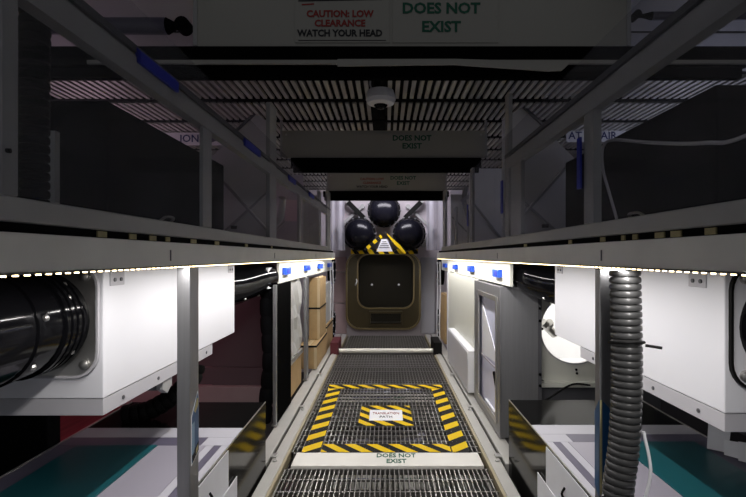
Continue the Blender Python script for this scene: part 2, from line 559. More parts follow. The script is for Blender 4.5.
# ------------------------------------------------------------------ walkway floor
def grating(y0, y1, x0, x1, z, label, pitch, cross):
    t = thing('floor_grating', label, 'grating', ((x0 + x1) / 2, (y0 + y1) / 2, z - 0.04), 'walkway gratings')
    for xx in (x0, x1 - 0.012):
        box('edge_bar', GALV, xx, xx + 0.012, y0, y1, z - 0.04, z, t)
    for yy in (y0, y1 - 0.012):
        box('end_bar', GALV, x0, x1, yy, yy + 0.012, z - 0.04, z, t)
    n = int((x1 - x0) / pitch)
    b0 = None
    for i in range(1, n):
        x = x0 + (x1 - x0) * i / n
        if b0 is None:
            b0 = box('bearing_bar', GALV, x - 0.0035, x + 0.0035, y0 + 0.012, y1 - 0.012, z - 0.035, z - 0.001, t)
        else:
            again(b0, (x, (y0 + y1) / 2, z - 0.035), t)
    m = int((y1 - y0) / cross)
    c0 = None
    for i in range(1, m):
        y = y0 + (y1 - y0) * i / m
        if c0 is None:
            c0 = box('cross_rod', GALV, x0 + 0.012, x1 - 0.012, y - 0.005, y + 0.005, z - 0.014, z - 0.0005, t)
        else:
            again(c0, ((x0 + x1) / 2, y, z - 0.014), t)
    return t

GX0, GX1 = -0.72, 0.74
grating(2.25, 3.42, GX0, GX1, -1.515, 'nearest floor grating in front of the white lettered strip', 0.032, 0.16)
grating(3.66, 5.62, GX0, GX1, -1.5, 'floor grating framed by yellow and black tape', 0.036, 0.11)
grating(5.63, 6.44, GX0, GX1, -1.5, 'dark floor grating just beyond the hazard tape frame', 0.036, 0.10)
grating(6.46, 7.30, GX0, GX1, -1.5, 'floor grating in front of the raised round crossbar', 0.040, 0.10)
grating(7.42, 9.05, GX0 + 0.04, GX1 - 0.04, -1.5, 'farthest floor grating leading up to the hatch', 0.044, 0.10)

t = thing('threshold_strip', 'white strip lettered does not exist across the walkway floor', 'floor strip', (0, 3.54, -1.53))
MB().box(-0.68, 0.70, 3.425, 3.655, -1.535, -1.497).build('plate', mat('strip_white', (0.78, 0.76, 0.70), 0.5), t, bevel=0.004)
lettering('DOES NOT', 0.095, GREEN_INK, t, (0.075, 3.598, -1.4955), rot=(0, 0, 0), bold=0.02, sx=0.62)
lettering('EXIST', 0.095, GREEN_INK, t, (0.075, 3.50, -1.4955), rot=(0, 0, 0), bold=0.02, sx=0.62)

t = thing('walkway_crossbar', 'pale raised round crossbar spanning the walkway before the hatch', 'crossbar', (0, 7.36, -1.5))
MB().cyl((-0.72, 7.36, -1.455), (0.72, 7.36, -1.455), 0.038, 16).build('tube', mat('crossbar_pale', (0.7, 0.68, 0.6), 0.35, 0.3), t, smooth=True)
for s in (-1, 1):
    box('end_block', RUBBER if s > 0 else mat('dark_red_block', (0.10, 0.012, 0.02), 0.5), s * 0.72, s * 0.84, 7.2, 7.75, -1.5, -1.30, t, 0.01)

# hazard tape on the grating
def tape(name, label, m, x0, x1, y0, y1, z=-1.4985):
    return MB().box(x0, x1, y0, y1, z, z + 0.002).build(name, m, label=label, cat='tape', group='hazard tape frame on the walkway')

tape('hazard_tape', 'left strip of the yellow and black floor tape square', HAZ_A, -0.645, -0.51, 3.665, 5.42)
tape('hazard_tape', 'right strip of the yellow and black floor tape square', HAZ_A, 0.51, 0.645, 3.665, 5.42)
tape('hazard_tape', 'near strip of the yellow and black floor tape square', HAZ_B, -0.50, 0.50, 3.665, 3.82)
tape('hazard_tape', 'far strip of the yellow and black floor tape square', HAZ_B, -0.66, 0.64, 5.43, 5.58)
t = thing('floor_sign', 'white translation path sign edged with hazard tape on the grating', 'sign', (0, 4.5, -1.4985))
MB().ring([(-0.25, 4.24), (0.245, 4.24), (0.235, 4.80), (-0.24, 4.80)], [(-0.15, 4.37), (0.15, 4.37), (0.15, 4.66), (-0.15, 4.66)], 'z', -1.4985, -1.496).build('tape_border', HAZ_B, t)
box('sign_plate', PAPER, -0.155, 0.155, 4.365, 4.665, -1.4985, -1.4955, t)
lettering('TRANSLATION', 0.082, RED_INK, t, (0, 4.56, -1.4945), rot=(0, 0, 0), sx=0.46, bold=0.0)
lettering('PATH', 0.082, BLACK_INK, t, (0, 4.46, -1.4945), rot=(0, 0, 0), sx=0.6, bold=0.0)

# things below the grating
def under_beam(y, label, txt):
    t = thing('underfloor_beam', label, 'beam', (0, y, -2.25), 'beams below the walkway')
    box('beam_body', BEAM, -0.9, 0.9, y - 0.17, y + 0.17, -2.15, -1.86, t, 0.005)
    for s in (-1, 1):
        box('foot', DARKGREY, s * 0.7, s * 0.8, y - 0.05, y + 0.05, -2.25, -2.15, t)
    if txt:
        lettering('EXIST', 0.085, GREEN_INK, t, (0.20, y, -1.858), rot=(0, 0, 0), bold=0.02)
        lettering('WATCH YOUR HEAD', 0.055, NAVY_INK, t, (-0.19, y, -1.858), rot=(0, 0, 0), bold=0.02)
under_beam(3.99, 'white lettered beam seen through the nearest grating', True)
under_beam(6.30, 'white lettered beam below the hazard taped grating', True)

def crumple(name, label, cx, cy, z, w, d, h, seed, m):
    r = random.Random(seed)
    n = 9
    vs_, fs = [], []
    for i in range(n):
        for j in range(n):
            u, v = i / (n - 1) * 2 - 1, j / (n - 1) * 2 - 1
            e = max(0, 1 - max(abs(u), abs(v)) ** 3)
            vs_.append((cx + u * w / 2 + r.uniform(-.03, .03) * w, cy + v * d / 2 + r.uniform(-.03, .03) * d, z + e * h * r.uniform(.25, 1)))
    for i in range(n - 1):
        for j in range(n - 1):
            fs.append((i * n + j, (i + 1) * n + j, (i + 1) * n + j + 1, i * n + j + 1))
    b = MB().add(vs_, fs)
    b.box(cx - w * .4, cx + w * .4, cy - d * .4, cy + d * .4, z - 0.01, z)
    return b.build(name, m, label=label, cat='bag', group='crumpled bags below the walkway')
crumple('plastic_bag', 'crumpled plastic bag below the left of the taped grating', -0.36, 5.0, -2.24, 0.6, 0.5, 0.4, 1, PLASTIC)
crumple('plastic_bag', 'crumpled plastic bag below the right of the taped grating', 0.38, 5.1, -2.24, 0.6, 0.6, 0.42, 2, PLASTIC)
crumple('plastic_bag', 'crumpled plastic bag below the dark grating past the tape', 0.05, 7.3, -2.24, 1.2, 0.8, 0.38, 3, PLASTIC)
crumple('plastic_bag', 'crumpled plastic bag beneath the nearest grating', -0.1, 4.55, -2.24, 0.9, 0.4, 0.3, 4, PLASTIC)

# floor stringers and sills
for s in (-1, 1):
    nm = SIDE[s]
    t = thing('walkway_stringer', 'grey metal stringer along the %s edge of the gratings' % nm, 'stringer', (s * 0.79, 5.6, -1.62), 'walkway stringers')
    box('channel', SILL, s * 0.745, s * 0.828, 2.2, 9.05, -1.62, -1.475, t, 0.006)
    box('inner_lip', mat('ochre_lip', (0.36, 0.31, 0.20), 0.5, 0.3), s * 0.725, s * 0.745, 2.2, 9.05, -1.56, -1.482, t)
    for y in (3.45, 4.6, 5.9, 7.2):
        MB().cyl((s * 0.80, y, -1.475), (s * 0.80, y, -1.466), 0.016, 12).build('bolt', STEEL, t, smooth=True)
        box('clip', STEEL, s * 0.80, s * 0.845, y + 0.05, y + 0.11, -1.478, -1.462, t, 0.003)
    t2 = box('rack_sill', SILL, s * 0.848, s * 0.96, 3.4, 9.05, -1.62, -1.47, bevel=0.006,
             label='pale rack sill beside the %s stringer' % nm, cat='sill', group='rack sills')

# ------------------------------------------------------------------ side frames: fascia, rails, uprights, LED strips
KF = 0.815                    # the guard frame stands nearer the walkway than the racks
def side_frame(s):
    nm = SIDE[s]
    X = 0.79
    t = thing('shelf_railing', 'grey shelf edge with guard rail and panes along the %s side' % nm, 'railing', (s * 1.0, 4.8, -0.05), 'side railings')
    box('fascia', mat('fascia_light_grey', (0.86, 0.85, 0.81), 0.5, 0.1, 0.12, 5), s * X, s * (X + 0.025), 0.6, 7.4, -0.037, 0.0505, t, 0.003)
    box('shelf_deck', DARKGREY, s * (X + 0.025), s * 1.95, 0.6, 7.4, -0.019, 0.028, t)
    box('gap_strip', BLACK, s * (X + 0.025), s * (X + 0.033), 0.6, 7.4, 0.029, 0.08, t)
    box('lower_rail', FRAME, s * X, s * (X + 0.033), 0.6, 6.85, 0.0735, 0.1265, t, 0.004)
    pts = [(s * X, 0.563), (s * (X + 0.04), 0.563), (s * (X + 0.04), 0.645), (s * (X + 0.012), 0.645), (s * X, 0.63)]
    MB().prism(pts, 'y', 0.6, 6.85 if s < 0 else 3.2).build('upper_rail', FRAME, t)
    box('rail_cap', DARKGREY, s * (X + 0.0), s * (X + 0.025), 0.6, 6.85 if s < 0 else 3.2, 0.6455, 0.668, t)
    for y in (1.755, 3.4, 5.4):
        box('joint', DARKGREY, s * (X - 0.002), s * X, y, y + 0.008, -0.018, 0.022, t)
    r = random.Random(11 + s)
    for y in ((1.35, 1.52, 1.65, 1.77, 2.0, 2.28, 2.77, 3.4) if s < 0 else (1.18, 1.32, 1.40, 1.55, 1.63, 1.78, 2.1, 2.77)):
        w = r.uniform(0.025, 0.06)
        box('lit_slot_patch', LABEL_SLOT, s * (X + 0.0205), s * (X + 0.0245), y, y + w, 0.0535, 0.0705, t)  # yellow patches imitate light showing through slots in the gap
    # clear panes fixed along the rails
    ys = (0.65, 2.12, 3.46, 4.9, 6.4)
    for k in range(4):
        box('pane', PANE, s * (X - 0.008), s * (X - 0.004), ys[k] + 0.006, ys[k + 1] - 0.006, 0.128, 0.785, t)
    return t


def upright(fr, s, y0, y1, z0, z1, w=0.05, m=FRAME, x=0.972):
    return box('upright', m, s * x * KF, s * (x + w) * KF, y0 * KF, y1 * KF, z0 * KF, z1 * KF, fr, 0.003)


frL, frR = side_frame(-1), side_frame(1)
upright(frL, -1, 1.215, 1.27, 0.156, 1.6, 0.07)
upright(frL, -1, 2.55, 2.68, 0.156, 0.69, 0.02)
upright(frL, -1, 4.02, 4.26, 0.156, 1.29, 0.035)
upright(frL, -1, 5.40, 5.52, 0.156, 0.69, 0.03)
upright(frL, -1, 6.95, 7.2, 0.156, 0.95, 0.03)
upright(frL, -1, 7.95, 8.4, 0.156, 1.1, 0.03)
upright(frR, 1, 2.25, 2.36, 0.156, 0.69, 0.04)
upright(frR, 1, 3.46, 3.74, 0.156, 0.69, 0.03)
upright(frR, 1, 3.80, 3.92, 0.156, 1.29, 0.03)
upright(frR, 1, 5.42, 5.55, 0.156, 1.0, 0.03)
upright(frR, 1, 6.7, 6.85, 0.156, 0.69, 0.03)
upright(frR, 1, 7.85, 8.2, 0.156, 1.1, 0.03)
MB().cyl((-0.785, 1.005, 0.22), (-0.87, 0.975, 0.224), 0.005, 8).build('cable_tie', RUBBER, frL)

# dark blue tape on the rails
for y0, y1 in ((1.52, 1.80), (2.66, 2.98), (3.87, 4.15), (4.9, 5.2)):
    MB().prism([(-0.777, 0.613), (-0.789, 0.613), (-0.8, 0.672), (-0.777, 0.65)], 'y', y0, y1).build('blue_tape', DKBLUE, frL)
box('blue_tape', DKBLUE, 0.774, 0.7805, 1.912, 1.948, 0.27, 0.475, frR)
box('blue_tape', DKBLUE, 0.774, 0.7805, 3.2, 3.245, 0.285, 0.505, frR)
box('blue_tape', DKBLUE, 0.774, 0.7805, 4.55, 4.6, 0.285, 0.49, frR)


def led_strip(s):
    nm = SIDE[s]
    t = thing('led_strip', 'row of warm white LED dots under the %s shelf fascia' % nm, 'light strip', (s * 0.795, 4.6, -0.05), 'LED strips')
    box('strip_base', DARKGREY, s * 0.785, s * 0.803, 0.62, 7.4, -0.0405, -0.0375, t)
    l0 = None
    for i in range(198):
        y = 0.65 + 0.0338 * i
        if l0 is None:
            l0 = box('led', LED_M, s * 0.785, s * 0.793, y - 0.004, y + 0.004, -0.0440, -0.0407, t)
        else:
            again(l0, (s * 0.789, y, -0.0440), t)
    area_light('led_light', (s * 0.797, 4.0, -0.046), 0.010, 6.7, LED_W, (1.0, 0.97, 0.95))
    return t


led_strip(-1)
led_strip(1)

# ------------------------------------------------------------------ posts under the shelf
def post(label, s, x0, x1, y0, y1, z0, z1, m=ALU):
    t = thing('support_post', label, 'post', (s * (x0 + x1) / 2, (y0 + y1) / 2, z0), 'support posts')
    box('post_body', m, s * x0, s * x1, y0, y1, z0, z1, t, 0.003)
    box('foot_plate', STEEL, s * (x0 - 0.01), s * (x1 + 0.01), y0 - 0.01, y1 + 0.01, z0, z0 + 0.01, t)
    return t

p = post('brushed metal post carrying a blue sticker, left of the walkway', -1, 0.784, 0.837, 1.92, 2.01, -1.474, -0.046)
# sticker on its corridor face
MB().prism([(1.9304, -0.8453), (2.0036, -0.8128), (2.0052, -0.5933), (1.9954, -0.5608), (1.9304, -0.6502)], 'x', -0.7839, -0.7819).build('sticker', PAPER, p)
MB().prism([(1.9328, -0.8372), (2.0011, -0.8047), (2.0011, -0.5974), (1.9914, -0.5690), (1.9328, -0.6502)], 'x', -0.7818, -0.7809).build('sticker_print', STICKBLUE, p)
MB().prism([(1.9328, -0.8047), (1.9572, -0.8006), (1.9572, -0.6746), (1.9328, -0.6787)], 'x', -0.7808, -0.7803).build('sticker_print', mat('pale_blue_print', (0.30, 0.45, 0.62), 0.4), p)
MB().prism([(1.9385, -0.8356), (2.0011, -0.8063), (2.0011, -0.7681), (1.9328, -0.8006)], 'x', -0.7808, -0.7803).build('sticker_print', BLACK_INK, p)
MB().prism([(1.9710, -0.8128), (1.9914, -0.8006), (1.9914, -0.7803), (1.9710, -0.7925)], 'x', -0.7801, -0.7796).build('sticker_print', LABEL_SLOT, p)
MB().prism([(1.9507, -0.6299), (1.9832, -0.5868), (1.9954, -0.5893), (1.9954, -0.6177), (1.9670, -0.6421)], 'x', -0.7808, -0.7803).build('sticker_print', LABEL_SLOT, p)
p = post('dark metal post behind the corrugated grey hose', 1, 0.77, 0.84, 1.73, 1.77, -1.474, -0.046)
MB().prism([(1.732, -0.87), (1.768, -0.84), (1.768, -0.57), (1.732, -0.52)], 'x', 0.7685, 0.7698).build('sticker', STICKBLUE, p)
box('sticker_edge', LABEL_SLOT, 0.771, 0.778, 1.727, 1.7295, -0.86, -0.52, p)
MB().prism([(0.778, -0.52), (0.806, -0.55), (0.806, -0.84), (0.778, -0.86)], 'y', 1.727, 1.7295).build('sticker', STICKBLUE, p)
post('slim grey post standing on the left sill by the black panel', -1, 0.945, 0.972, 4.12, 4.17, -1.46, -0.25)
post('grey post between the silver bag and the tall carton', -1, 0.93, 0.965, 5.62, 5.75, -1.46, -0.25)

# corrugated hose on the right
def hose(name, label, pts, r, m, pitch, n=20):
    c = curve(pts, 40)
    L = [0.0]
    for a, b in zip(c, c[1:]):
        L.append(L[-1] + (b - a).length)
    total = L[-1]
    cnt = int(total / pitch)
    out, rad = [], []
    prof = ((0.0, 0.84), (0.10, 0.96), (0.32, 1.0), (0.62, 1.0), (0.84, 0.96), (0.94, 0.84))
    j = 0
    for i in range(cnt):
        for f_, rr in prof:
            d = (i + f_) * pitch
            while j < len(L) - 2 and L[j + 1] < d:
                j += 1
            u = (d - L[j]) / max(1e-9, L[j + 1] - L[j])
            out.append(c[j].lerp(c[j + 1], u)); rad.append(r * rr)
    return MB().tube(out, rad, n).build(name, m, label=label, cat='hose', smooth=True)

hose('corrugated_hose', 'thick grey corrugated hose hanging beside the right post',
     [(0.826, 1.66, -0.048), (0.83, 1.655, -0.4), (0.818, 1.65, -0.64), (0.79, 1.645, -0.88), (0.775, 1.64, -1.45)], 0.051, HOSE, 0.0236)
t = thing('hose_tie', 'black cable tie around the corrugated grey hose', 'cable tie', (0.83, 1.655, -0.31))
MB().tube([(0.829 + 0.054 * math.cos(a), 1.655 + 0.054 * math.sin(a), -0.297 - 0.008 * math.sin(a)) for a in [2 * math.pi * k / 24 for k in range(25)]], 0.005, 8).build('loop', RUBBER, t)
MB().cyl((0.87, 1.61, -0.30), (0.915, 1.59, -0.305), 0.005, 8).build('tail', RUBBER, t)
MB().tube(curve([(0.88, 1.64, -0.6), (0.893, 1.62, -0.72), (0.875, 1.62, -0.82), (0.845, 1.62, -0.96)], 8), 0.0055, 8).build(
    'white_cable', PAPER, label='short white cable looping behind the corrugated hose', cat='cable', smooth=True)
hose('black_hose', 'black ribbed hose running up behind the near left upright',
     [(-0.895, 1.22, 0.10), (-0.895, 1.22, 0.4), (-0.89, 1.22, 0.7), (-0.885, 1.22, 1.1)], 0.035, RUBBER, 0.023)

# ------------------------------------------------------------------ white air boxes with black ducts
def air_box(s, X, y0, y1, z0, dc, dz, fr, label, br):
    t = thing('air_box', label, 'duct box', (s * (X + 0.4), (y0 + y1) / 2, z0 - 0.06), 'white air boxes')
    X2 = X + 0.85
    box('housing', WHITE, s * X, s * X2, y0, y1, z0, -0.03, t, 0.004)
    box('top_plate', PALE, s * (X + 0.02), s * X2, y0 + 0.02, y1 - 0.02, -0.03, -0.0195, t)
    yf = y1 - 0.42
    box('base_flange', PALE, s * (X + 0.003), s * (X2 - 0.02), y0 + 0.004, yf, z0 - 0.065, z0 - 0.002, t, 0.002)
    k = 0
    y = y0 + 0.14
    while y < yf - 0.05:
        MB().cyl((s * (X + 0.003), y, z0 - 0.035), (s * (X - 0.001), y, z0 - 0.035), 0.008, 10).build('screw', DARKGREY, t)
        y += 0.30
    # hanger bracket with two holes
    for yb in br:
        b = box('hanger_bracket', PALE, s * (X - 0.004), s * X, yb, yb + 0.10, -0.115, -0.05, t, 0.002)
        for q in (0.028, 0.072):
            MB().cyl((s * (X - 0.008), yb + q, -0.092), (s * (X - 0.004), yb + q, -0.092), 0.008, 10).build('screw', DARKGREY, b)
    # flange plate on the near end
    g = 0.215 * fr
    fl = MB()
    fl.prism(rrect(s * dc - g, s * dc + g, dz - g, dz + g, g * 0.42), 'y', y0 - 0.012, y0)
    f = fl.build('duct_flange', STEEL if s < 0 else WHITE, t, smooth=True)
    fl = MB().ring(rrect(s * dc - g - 0.004, s * dc + g + 0.004, dz - g - 0.004, dz + g + 0.004, g * 0.43),
                   rrect(s * dc - g + 0.004, s * dc + g - 0.004, dz - g + 0.004, dz + g - 0.004, g * 0.41), 'y', y0 - 0.018, y0 - 0.004)
    fl.build('gasket', PALE if s < 0 else RUBBER, f, smooth=True)
    for a, b in ((-1, -1), (1, -1), (1, 1), (-1, 1)):
        MB().tube([(s * dc + a * g * 0.78, y0 - 0.012, dz + b * g * 0.78), (s * dc + a * g * 0.78, y0 - 0.024, dz + b * g * 0.78), (s * dc + a * g * 0.78, y0 - 0.03, dz + b * g * 0.78)],
                  [0.02, 0.018, 0.008], 12).build('bolt', STEEL, f, smooth=True)
    return t

air_box(-1, 1.06, 1.80, 3.36, -0.535, 1.285, -0.24, 0.98, 'white air box left of the walkway behind the brushed metal post', (1.84, 3.22))
air_box(1, 1.15, 1.63, 3.27, -0.535, 1.375, -0.24, 0.98, 'white air box right of the walkway behind the corrugated hose', (1.72, 3.12))


def duct(label, pts, r, bolts=(), n=36, rings=(), seam=None):
    c = curve(pts, 14)
    t = thing('air_duct', label, 'duct', (c[0].x, c[0].y, c[0].z - (r if not isinstance(r, tuple) else r[0])), 'black air ducts')
    rr = [r if not isinstance(r, tuple) else r[0] + (r[1] - r[0]) * i / (len(c) - 1) for i in range(len(c))]
    MB().tube(c, rr, n).build('duct_wall', BLACKGLOSS, t, smooth=True)
    for y, dx, dz, R in rings:
        MB().tube([(dx, y - 0.012, dz), (dx, y - 0.008, dz), (dx, y + 0.008, dz), (dx, y + 0.012, dz)], [R - 0.006, R, R, R - 0.006], n).build('rib', BLACKGLOSS, t, smooth=True)
    for p, d in bolts:
        p = Vector(p); d = Vector(d).normalized()
        MB().tube([p, p + d * 0.008, p + d * 0.013], [0.012, 0.010, 0.003], 12).build('rivet', STEEL, t, smooth=True)
    return t

def ang(cx, y, cz, r, deg):
    a = math.radians(deg)
    d = (math.cos(a), 0, math.sin(a))
    return ((cx + r * d[0] * 0.995, y, cz + r * d[2] * 0.995), d)

cxL, czL, rL = -1.285, -0.24, 0.182
duct('shiny black duct entering the near end of the left air box', [(cxL, 0.6, czL), (cxL, 1.2, czL), (cxL, 1.787, czL)], rL,
     [ang(cxL, 1.56, czL, rL, 12), ang(cxL, 1.56, czL, rL, -42), ang(cxL, 1.70, czL, rL, 30), ang(cxL, 1.73, czL, rL, 48), ang(cxL, 1.73, czL, rL, -35)],
     rings=[(y, cxL, czL, 0.192) for y in (1.66, 1.69, 1.72, 1.75)] + [(1.53, cxL, czL, 0.188)])
cxR, czR = 1.375, -0.24
duct('shiny black duct entering the near end of the right air box', [(cxR, 0.5, czR), (cxR, 1.1, czR), (cxR, 1.617, czR)], 0.185,
     [ang(cxR, 1.4, czR, 0.185, 150), ang(cxR, 1.5, czR, 0.185, 215)], rings=[(1.56, cxR, czR, 0.192), (1.59, cxR, czR, 0.192)])
duct('black duct bending from the far end of the left air box', [(-1.30, 3.362, -0.235), (-1.22, 3.75, -0.235), (-1.13, 4.1, -0.2), (-1.08, 4.32, -0.19)], (0.17, 0.13),
     [ang(-1.22, 3.75, -0.235, 0.155, -40), ang(-1.15, 4.05, -0.205, 0.145, -60)])
duct('black duct bending from the far end of the right air box', [(1.36, 3.272, -0.21), (1.24, 3.52, -0.195), (1.14, 3.75, -0.155), (1.12, 4.1, -0.135)], (0.175, 0.112),
     [ang(1.27, 3.45, -0.21, 0.165, 215)])
hose('drop_hose', 'ribbed black hose dropping behind the slim left post', [(-1.06, 4.30, -0.22), (-1.06, 4.28, -0.5), (-1.03, 4.25, -0.9), (-1.06, 4.28, -1.2), (-1.10, 4.28, -1.6)], 0.065, BLACK, 0.16, 18)
# white strip imitating the reflection at the left duct end
MB().box(-1.02, -1.0, 4.08, 4.22, -0.28, -0.10).build('white_reflection', PAPER, label='short white painted reflection on the bent black duct', cat='strap')

# ------------------------------------------------------------------ low glossy cabinets
def cabinet(s, XI, XO, yn, yf, label):
    zt = -1.02
    t = thing('low_cabinet', label, 'cabinet', (s * (XI + XO) / 2, (yn + yf) / 2, -1.62), 'low glossy cabinets')
    box('carcass', BLACK, s * (XI + 0.012), s * XO, yn, yf - 0.003, -1.62, zt - 0.02, t)
    box('front_panel', BLACKMIRROR, s * XI, s * (XI + 0.01), yn, yf, -1.60, zt - 0.003, t)
    box('end_panel', BLACKMIRROR, s * (XI + 0.012), s * XO, yf - 0.002, yf + 0.004, -1.60, zt - 0.003, t)
    box('front_edge', STEEL, s * (XI - 0.001), s * (XI + 0.004), yn, yf, zt - 0.003, zt + 0.004, t)
    ym = yf - 0.50
    box('black_top', BLACKSATIN, s * (XI + 0.004), s * XO, ym, yf, zt - 0.019, zt, t)
    box('outer_edge', STEEL, s * XO, s * (XO + 0.006), yn, yf, zt - 0.02, zt + 0.006, t)
    def top(nm, m, a, b, y0, y1, h=0.0):
        return box(nm, m, s * a, s * b, y0, y1, zt - 0.019, zt + h, t)
    yw = ym - 0.15
    top('back_margin', CABWHITE, XI + 0.004, XO, yw, ym - 0.002)
    y2 = yw - 0.115
    top('back_stripe', STRIPE, XI + 0.16, XO, y2, yw - 0.002)
    top('corner_margin', CABWHITE, XI + 0.004, XI + 0.158, y2, yw - 0.002)
    top('edge_margin', CABWHITE, XI + 0.004, XI + 0.045, yn, y2 - 0.002)
    top('edge_stripe', STRIPE, XI + 0.047, XI + 0.085, yn, y2 - 0.002)
    top('inner_margin', CABWHITE, XI + 0.087, XI + 0.128, yn, y2 - 0.002)
    top('pale_panel', LAV, XI + 0.130, XI + 0.388, yn, y2 - 0.002)
    top('teal_pane', TEAL, XI + 0.39, XO - 0.11, yn, y2 - 0.002, 0.003)
    top('outer_margin', STRIPE, XO - 0.108, XO - 0.002, yn, y2 - 0.002)
    # white access panels on the front
    yq = yf - 0.80
    d = box('access_panel', PAPER, s * (XI - 0.004), s * (XI - 0.0005), yn, yq, -1.42, zt - 0.012, t)
    MB().tube(curve([(s * (XI - 0.006), yq - 0.28, -1.12), (s * (XI - 0.02), yq - 0.28, -1.15), (s * (XI - 0.006), yq - 0.28, -1.18)], 5), 0.006, 8).build('handle', RUBBER, d, smooth=True)
    box('lower_panel', PAPER, s * (XI - 0.012), s * (XI - 0.008), yn, yq + 0.12, -1.58, -1.225, t)
    return t

cabinet(-1, 0.84, 1.77, 1.45, 3.35, 'low black and white cabinet with a teal pane, left of the walkway')
cabinet(1, 0.87, 1.80, 1.35, 3.40, 'low black and white cabinet with a teal pane, right of the walkway')

# white papers on the outer edge of the right cabinet
t = thing('paper_stack', 'crumpled white papers on the outer edge of the right cabinet', 'paper', (1.78, 2.45, -1.01))
def sheet(x, y, z, w, h, lean, tw):
    a = Vector((x, y, z)); ux = Vector((math.cos(tw), math.sin(tw), 0)); uz = Vector((0.25, 0.15, 1)).normalized()
    q = [a, a + ux * w, a + ux * w + uz * h, a + uz * h * 0.9 - ux * 0.01]
    nrm = (q[1] - q[0]).cross(q[3] - q[0]).normalized() * 0.004
    MB().add([*q, *[p + nrm for p in q]], [(0, 1, 2, 3), (7, 6, 5, 4), (0, 4, 5, 1), (1, 5, 6, 2), (2, 6, 7, 3), (3, 7, 4, 0)]).build('paper_sheet', PAPER, t)
sheet(1.685, 2.52, -1.01, 0.09, 0.15, 0, -0.7)
sheet(1.72, 2.44, -1.01, 0.07, 0.08, 0, -0.9)
sheet(1.74, 2.37, -1.01, 0.10, 0.10, 0, -0.8)

# ------------------------------------------------------------------ left bay, beyond the air box
t = thing('bay_partition', 'dark plum glossy partition at the back of the left bay', 'partition', (-1.9, 5.0, -1.6))
box('panel', PLUM, -2.7, -1.10, 4.98, 5.02, -1.15, 0.0, t, 0.004)
box('panel', PLUM, -2.7, -1.10, 4.96, 5.0, -1.33, -1.155, t, 0.004)
box('kick_panel', mat('dusky_pink_grey', (0.42, 0.36, 0.36), 0.5), -2.7, -1.10, 4.90, 4.97, -1.62, -1.335, t, 0.004)
t = box('black_door_panel', FOAM, -0.965, -0.945, 4.20, 4.78, -1.46, -0.25, bevel=0.004, label='flat black panel facing the walkway beside the silver bag', cat='panel')
box('black_crate', BLACK, -2.75, -1.80, 2.55, 2.66, -2.25, -0.72, bevel=0.01, label='tall black crate behind the left low cabinet', cat='crate')
hose('slack_hose', 'slack black hose lying on the left cabinet under the air box',
     [(-1.62, 2.95, -0.98), (-1.45, 3.0, -0.95), (-1.25, 3.05, -0.80), (-1.22, 3.1, -0.66)], 0.06, RUBBER, 0.05)
t = thing('corner_bracket', 'small grey bracket under the left air box flange', 'bracket', (-1.10, 2.22, -0.66))
MB().prism([(2.30, -0.602), (2.40, -0.602), (2.40, -0.64), (2.35, -0.67), (2.30, -0.64)], 'x', -1.10, -1.07).build('plate', FRAME, t)
MB().cyl((-1.101, 2.35, -0.635), (-1.16, 2.35, -0.635), 0.025, 12).build('pin', DARKGREY, t, smooth=True)
box('red_lit_curtain', REDW, -3.0, -2.95, 3.4, 8.0, -1.68, -0.2, label='curtain coloured with red light beyond the left aisle', cat='curtain')  # red light of the aisle is partly put into this colour
box('pink_plinth', mat('pink_paint', (0.75, 0.30, 0.34), 0.6), -3.02, -2.9, 3.4, 8.0, -2.25, -1.681, label='pink plinth below the red-lit curtain', cat='plinth')

# cream rails under both shelves, with blue clips
def cream_rail(s, y0, y1, z0, clips, label):
    t = thing('cream_rail', label, 'rail', (s * 0.96, (y0 + y1) / 2, z0), 'cream rails under the shelves')
    box('rail_panel', CREAM, s * 0.95, s * 0.975, y0, y1, z0, -0.058, t, 0.003)
    for y, z, w in clips:
        c = box('clip', BLUE, s * 0.915, s * 0.95, y, y + w, z - 0.032, z + 0.032, t, 0.004)
        box('clip_mouth', DKBLUE, s * 0.912, s * 0.915, y + w * 0.15, y + w * 0.6, z - 0.018, z + 0.018, c)
    return t
cream_rail(-1, 4.28, 8.4, -0.245, ((4.40, -0.14, 0.24), (5.55, -0.14, 0.28), (6.65, -0.145, 0.32), (7.75, -0.15, 0.34)), 'cream rail with blue clips under the left shelf')
cream_rail(1, 3.68, 8.2, -0.235, ((3.92, -0.145, 0.22), (5.15, -0.14, 0.26), (6.35, -0.145, 0.30), (7.45, -0.15, 0.32)), 'cream rail with blue clips under the right shelf')

# silver wrapped bag, cartons
def lumpy(name, label, cat, x0, x1, y0, y1, z0, z1, m, seed, amp=0.02, group=None):
    r = random.Random(seed)
    bm = bmesh.new()
    bmesh.ops.create_cube(bm, size=1)
    bmesh.ops.subdivide_edges(bm, edges=bm.edges[:], cuts=5, use_grid_fill=True)
    for v in bm.verts:
        v.co.x = x0 + (v.co.x + .5) * (x1 - x0) + r.uniform(-amp, amp)
        v.co.y = y0 + (v.co.y + .5) * (y1 - y0) + r.uniform(-amp, amp)
        v.co.z = z0 + (v.co.z + .5) * (z1 - z0) + r.uniform(-amp, amp) * (0 if v.co.z < -.45 else 1)
    bm.verts.index_update()
    b = MB().add([v.co[:] for v in bm.verts], [tuple(v.index for v in f.verts) for f in bm.faces])
    bm.free()
    return b.build(name, m, label=label, cat=cat, group=group)
lumpy('wrapped_bag', 'crinkled silver wrapped bundle between black panel and grey post', 'bundle', -1.16, -0.975, 4.86, 5.5, -1.05, -0.26, FOIL, 5, 0.022)
box('bay_tray', STEEL, -1.2, -0.96, 4.85, 5.55, -1.11, -1.06, label='thin steel tray under the silver wrapped bundle', cat='tray')
box('bay_carton', KRAFT, -1.2, -0.98, 4.9, 5.55, -1.46, -1.115, bevel=0.004, label='brown carton low in the bay under the steel tray', cat='carton', group='cartons in the left bays')

